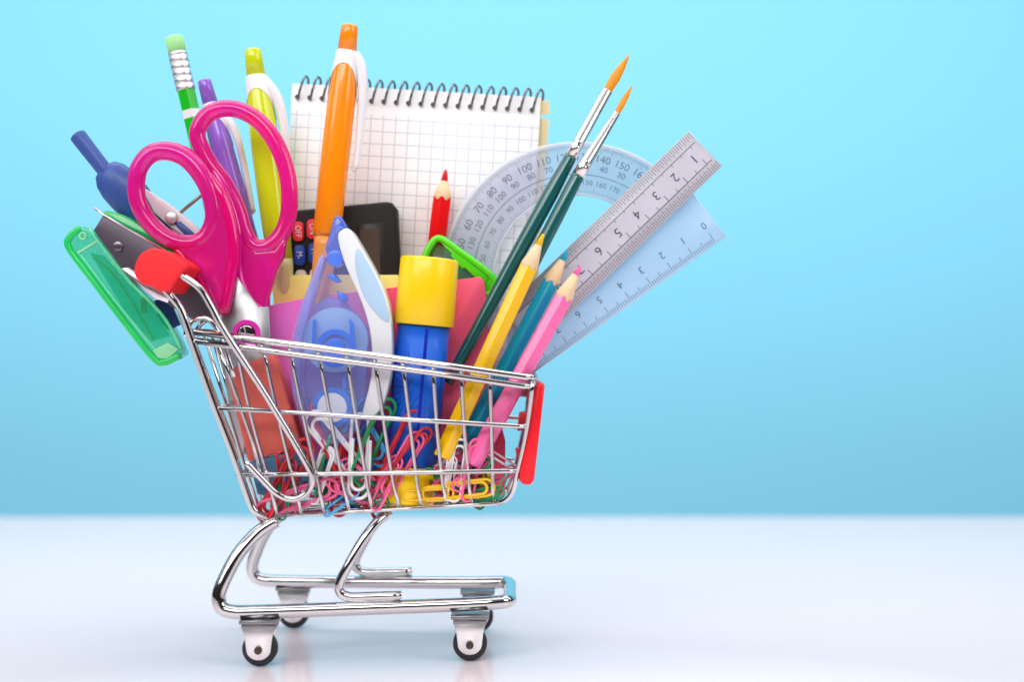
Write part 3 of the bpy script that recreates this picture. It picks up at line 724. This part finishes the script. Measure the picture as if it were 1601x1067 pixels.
# ------------------------------------------------------------------ stapler
yst = -1.3
sta = thing('stapler', 'translucent green pocket stapler hanging open behind the red handle', 'stapler', P(265, 560, yst))
la = [(p.x, p.y) for p in smooth_closed(V2([(106, 384), (112, 366), (124, 354), (140, 357), (152, 370), (172, 402), (205, 440), (240, 476), (262, 505), (284, 548), (280, 558), (262, 567), (248, 568), (236, 556), (190, 498), (140, 432)]), 2)]
b = MB(); b.prism(la, yst, 1.0, .12, 3); base_ = obj('base', b, greent, sta)
b = MB(); ex = smooth([P(*q, yst+.05) for q in [(125, 356), (110, 370), (108, 388), (145, 438), (195, 504), (240, 560), (256, 567), (282, 556)]], 5)
b.tube(ex, cmpx(5.5), seg=10, flat=1.0); obj('edge_rim', b, greenr, base_)
b = MB(); b.tube(smooth([P(*q, yst+.02) for q in [(140, 358), (170, 398), (206, 442), (243, 480), (264, 508), (283, 546)]], 5), cmpx(2.6), seg=8); b.tube(smooth([P(*q, yst+.02) for q in [(126, 398), (165, 450), (212, 510), (246, 550)]], 5), cmpx(1.8), seg=8); obj('highlight_edge_and_rib', b, mat('pale_green_highlight_rib', '#6cf0b0', .15, alpha=.8, coat=.5), base_)  # right edge: highlight painted as a pale tube; second tube: inner rib
b = MB(); b.prism([(140, 395), (160, 400), (228, 470), (262, 525), (235, 535), (190, 480)], yst+.3, .4, .05, 2); obj('inner_channel', b, mat('teal_insert', '#00b49c', .3, alpha=.5), base_)
b = MB(); b.prism([(120, 394), (153, 374), (155, 377), (122, 397)], yst-.02, .1)
obj('seam', b, mat('pale_green_clear', '#a0ecb4', .2, alpha=.8), base_)
b = MB(); b.prism([(238, 548), (262, 536), (280, 546), (262, 562), (246, 560)], yst-.03, .3, .04, 2); obj('hinge_block', b, mat('pale_green_clear', '', .2), base_)
b = MB(); 
for q in ([(146, 402), (176, 428), (205, 470), (240, 530)], [(222, 478), (225, 466), (228, 488)]): b.tube(smooth([P(x, y, yst+.15) for x, y in q], 5), .045, seg=8)
b.prism([(219, 470), (228, 465), (230, 490), (221, 490)], yst+.1, .1); obj('spring', b, mat('olive_brass', (.18, .17, .08, 1), .3, .7), base_)
b = MB(); b.disc(P(129, 369, yst-.03), cmpx(6), .1, cmpx(3.5), 20); obj('rivet', b, mat('pale_green_clear', '', .2), base_)
b = MB(); b.prism([(160, 337), (176, 345), (214, 366), (262, 394), (320, 430), (335, 505), (300, 500), (250, 468), (205, 440), (184, 412), (146, 360)], yst-.25, .9, .05, 2)
mg = obj('magazine', b, mat('grey_steel_sheet', (.10, .085, .11, 1), .38, .55, noise=.06, nscale=80), sta)
b = MB(); b.disc(P(184, 385, yst-.32), cmpx(7.5), .1, 0, 24, .03); obj('rivet', b, mat('dark_rivet', (.25, .22, .27, 1), .25, .9), mg)
b = MB(); b.tube([P(147, 325, yst-.2), P(162, 336, yst-.2), P(260, 392, yst-.28)], cmpx(1.7), seg=8); b.prism([(188, 420), (200, 418), (268, 462), (262, 474), (240, 466)], yst-.32, .1, .02, 1)
obj('steel_strip', b, mat('bright_strip', (.85, .75, .82, 1), .22, .9), sta)
b = MB(); tc_ = smooth(V2([(160, 331), (172, 330), (205, 342), (250, 372), (305, 408), (330, 440)]), 3)
lo = smooth(V2([(330, 452), (300, 428), (262, 395), (214, 366), (170, 342), (158, 335)]), 3)
b.prism([(p.x, p.y) for p in tc_+lo], yst-.2, 1.0, .08, 2); obj('top_cover', b, mat('solid_green_plastic', '#0ab85c', .2, alpha=.9, coat=.5), sta)

# ------------------------------------------------------------------ lime sharpener
ysh = .62
shp = thing('pencil_sharpener', 'lime green see-through plastic sharpener behind the yellow cap', 'sharpener', P(715, 470, ysh))
lime = mat('lime_plastic', '#5ce81c', .2, alpha=.92, coat=.5)
b = MB(); ex = [P(p.x, p.y, ysh) for p in smooth_closed(V2([(664, 404), (672, 386), (682, 374), (694, 376), (720, 395), (752, 418), (773, 438), (770, 456), (757, 462), (745, 470), (690, 470), (655, 440)]), 4)]
b.tube(ex, cmpx(6.0), True, 10, 1.6); obj('outline_frame', b, lime, shp)
b = MB(); b.prism([(735, 412), (756, 424), (772, 438), (768, 456), (754, 462), (748, 440)], ysh-.1, .5, .05, 2)
b.prism([(704, 398), (728, 400), (742, 418), (722, 420)], ysh-.12, .3, .04, 2); b.prism([(690, 380), (704, 388), (764, 434), (758, 446), (744, 436)], ysh-.14, .3, .04, 2); obj('end_block', b, lime, shp)
b = MB(); b.prism([(672, 396), (684, 380), (735, 412), (748, 440), (748, 465), (664, 465)], ysh+.05, .3, .03, 1); obj('window', b, mat('smoky_green_clear', '#4c8a70', .15, alpha=.6, coat=.4), shp)

# ------------------------------------------------------------------ paperclips
cc = {'white': '#f2f0f4', 'pink': '#fb6a9e', 'red': '#d8202e', 'yellow': '#f6c60a', 'light blue': '#3eb0ec', 'green': '#0f9a58', 'blue': '#1c6cc0'}
G = 'loose coloured paperclips in the basket'
clip_mesh = {}
def clip_data(col):
    if col in clip_mesh: return clip_mesh[col]
    L, W, r = 2.9, .68, .062
    def arc(cx, cz, rad, a0, a1, n=8): return [Vector((cx+rad*math.cos(R(lerp(a0, a1, k/n))), 0, cz+rad*math.sin(R(lerp(a0, a1, k/n))))) for k in range(n+1)]
    p = [Vector((-W/2+.10, 0, -L/2+.9))]
    p = [Vector((W/2-.10, 0, -.55))]
    p += arc(0, L/2-.52, W/2-.10, 0, 180)
    p += arc(.02-.0, -L/2+.36, W/2-.06, 180, 360)
    p += arc(.0, L/2-.33, W/2, 0, 180)
    p += [Vector((-W/2, 0, -L/2+.95))]
    n = len(p)
    for i, v in enumerate(p): v.y = .12*math.sin(i/n*math.pi)*.6
    b = MB(); b.tube(p, r, seg=8)
    for v in b.bm.verts: v.co *= S
    bmesh.ops.recalc_face_normals(b.bm, faces=b.bm.faces)
    me = bpy.data.meshes.new('paperclip'); b.bm.to_mesh(me); b.bm.free()
    me.materials.append(mat('vinyl_'+col.replace(' ', '_'), cc[col], .28, coat=.4)); clip_mesh[col] = me; return me
def clip(col, px, py, y, ang, label, tilt=0, yaw=0, sc_=1):
    o = bpy.data.objects.new('paperclip', clip_data(col)); C.objects.link(o)
    y = max(y, -1.88); o.location = P(px, py, y)*S
    m_ = Matrix.Rotation(R(-(ang-90)), 4, 'Y') @ Matrix.Rotation(R(yaw), 4, 'Z') @ Matrix.Rotation(R(tilt), 4, 'X')
    o.rotation_euler = m_.to_euler(); o.scale = (sc_, sc_, sc_)
    tag(o, label, 'paperclip', G); return o
for a in [
    ('white', 562, 712, -2.12, 268, 'white paperclip hanging upright below the correction roller', 0, 0),
    ('white', 527, 700, -1.95, 128, 'white paperclip slanting up left beneath the correction roller', 10, 0),
    ('white', 500, 745, -1.9, 72, 'white paperclip with round top left of the hanging white one', 0, -15, .7),
    ('pink', 463, 781, -2.0, 18, 'pink paperclip lying along the lower left basket floor', 0, 10),
    ('pink', 628, 727, -2.1, 60, 'pink paperclip tilted up against the blue glue stick', 0, 10, .82),
    ('pink', 602, 757, -2.15, 64, 'pink paperclip under another pink one left of glue stick', 0, -25, .7),
    ('red', 433, 766, -1.95, 240, 'red paperclip poking through the rear bottom corner of basket', 0, 20, .8),
    ('red', 450, 748, -1.85, 62, 'red paperclip leaning over the blue end of the eraser', 5, 20),
    ('red', 625, 706, -1.7, 65, 'red paperclip high against the left of the blue glue stick', 0, 30),
    ('red', 640, 712, -2.1+.02, 52, 'red paperclip crossing behind a pink one over the lower half of the blue glue stick', 0, 35, .75),
    ('white', 714, 738, -2.0, 82, 'white paperclip with wide loop before the yellow pencil end', 0, 0, .74),
    ('white', 704, 750, -2.1, 84, 'white paperclip low before the wider looped white one', 0, 20, .52),
    ('yellow', 715, 768, -2.08, 6, 'yellow paperclip lying flat right of the glue base', 0, 5, .85),
    ('yellow', 668, 774, -2.15, 3, 'yellow paperclip lying across the yellow glue base', 0, 5, .6),
    ('light blue', 534, 785, -2.15, 215, 'light blue paperclip curling out under the basket floor', 0, 30, .5),
    ('green', 584, 688, -1.8, 66, 'green paperclip slanting just right of the hanging white clip', 0, 35),
    ('green', 513, 730, -1.7, 75, 'green paperclip behind the round topped white clip', 0, 50, .8),
    ('green', 508, 764, -1.6, 95, 'green paperclip low under the pink clip loop', 0, 50, .45),
    ('green', 784, 762, -1.75, 66, 'green paperclip slanting at the front bottom corner', 0, 55, .42),
    ('green', 748, 776, -1.7, 12, 'green paperclip flat on floor near the front corner', 10, 0, .6),
    ('white', 790, 722, -1.6, 148, 'white paperclip poking at the red front plate', 0, 60, .5),
    ('pink', 738, 738, -1.95, 80, 'pink paperclip upright against the end of pink pencil', 0, 30, .75),
    ('pink', 768, 748, -1.3, 20, 'pink paperclip under the white clip near the red plate', 0, 20, .6),
    ('red', 520, 690, -1.75, 110, 'red paperclip crossed behind white clips under the roller', 0, 30),
    ('blue', 548, 684, -1.6, 60, 'blue paperclip tucked under the correction roller', 0, 30),
    ('blue', 748, 768, -1.5, 355, 'blue paperclip flat under the green one near front corner', 10, 0, .6),
    ('pink', 560, 772, -1.7, 160, 'pink paperclip on the floor below the hanging white clip', 10, 20, .7),
    ('light blue', 566, 670, -1.45, 300, 'light blue paperclip behind the tops of the white clips', 0, 20),
    ('red', 540, 745, -1.5, 80, 'red paperclip upright behind the hanging white clip', 0, 30),
    ('red', 585, 750, -1.4, 100, 'red paperclip upright between hanging white and glue stick', 0, 20),
]:
    clip(*a)
zones = [('under the eraser', 425, 470), ('under the correction roller', 490, 545), ('left of the glue base', 555, 600), ('below the yellow pencil', 650, 700), ('below the pink pencil', 715, 755)]
for back in (0, 1):
    for zn, x0, x1 in zones:
        for col in ['red', 'pink', 'green', 'blue', 'white', 'yellow', 'light blue'][:7 if not back else 3]:
            px = random.uniform(x0, x1); py = 776-max(0, (px-430))*.045-random.uniform(0, 30)
            y = random.uniform(-1.35, -.85) if not back else random.uniform(.3, 1.4)
            if back: py = 533.5+(py-533.5)*(D-1.1)/(D+y)
            a = random.choice([0, 180])+random.uniform(-35, 35) if px > 460 and px < 735 else random.uniform(60, 120)
            clip(col, px, py, y, a, col+' paperclip half hidden %s%s' % (zn, ', inside the heap' if not back else ', at the far side of the floor'),
                 random.uniform(-40, 40), random.uniform(-30, 30), .72)
for zn, x0, x1 in zones:
    for col in ['red', 'pink', 'green', 'white', 'blue', 'yellow'][:3]:
        px = random.uniform(x0, x1); py = 779-max(0, (px-430))*.05-random.uniform(0, 34)
        clip(col, px, py, random.uniform(-1.8, -1.5), random.choice([0, 180])+random.uniform(-50, 50) if px > 460 else random.uniform(55, 125),
             '%s paperclip %s, near the front wires of the basket' % (col, zn), random.uniform(-12, 12), random.uniform(-20, 20), .62)
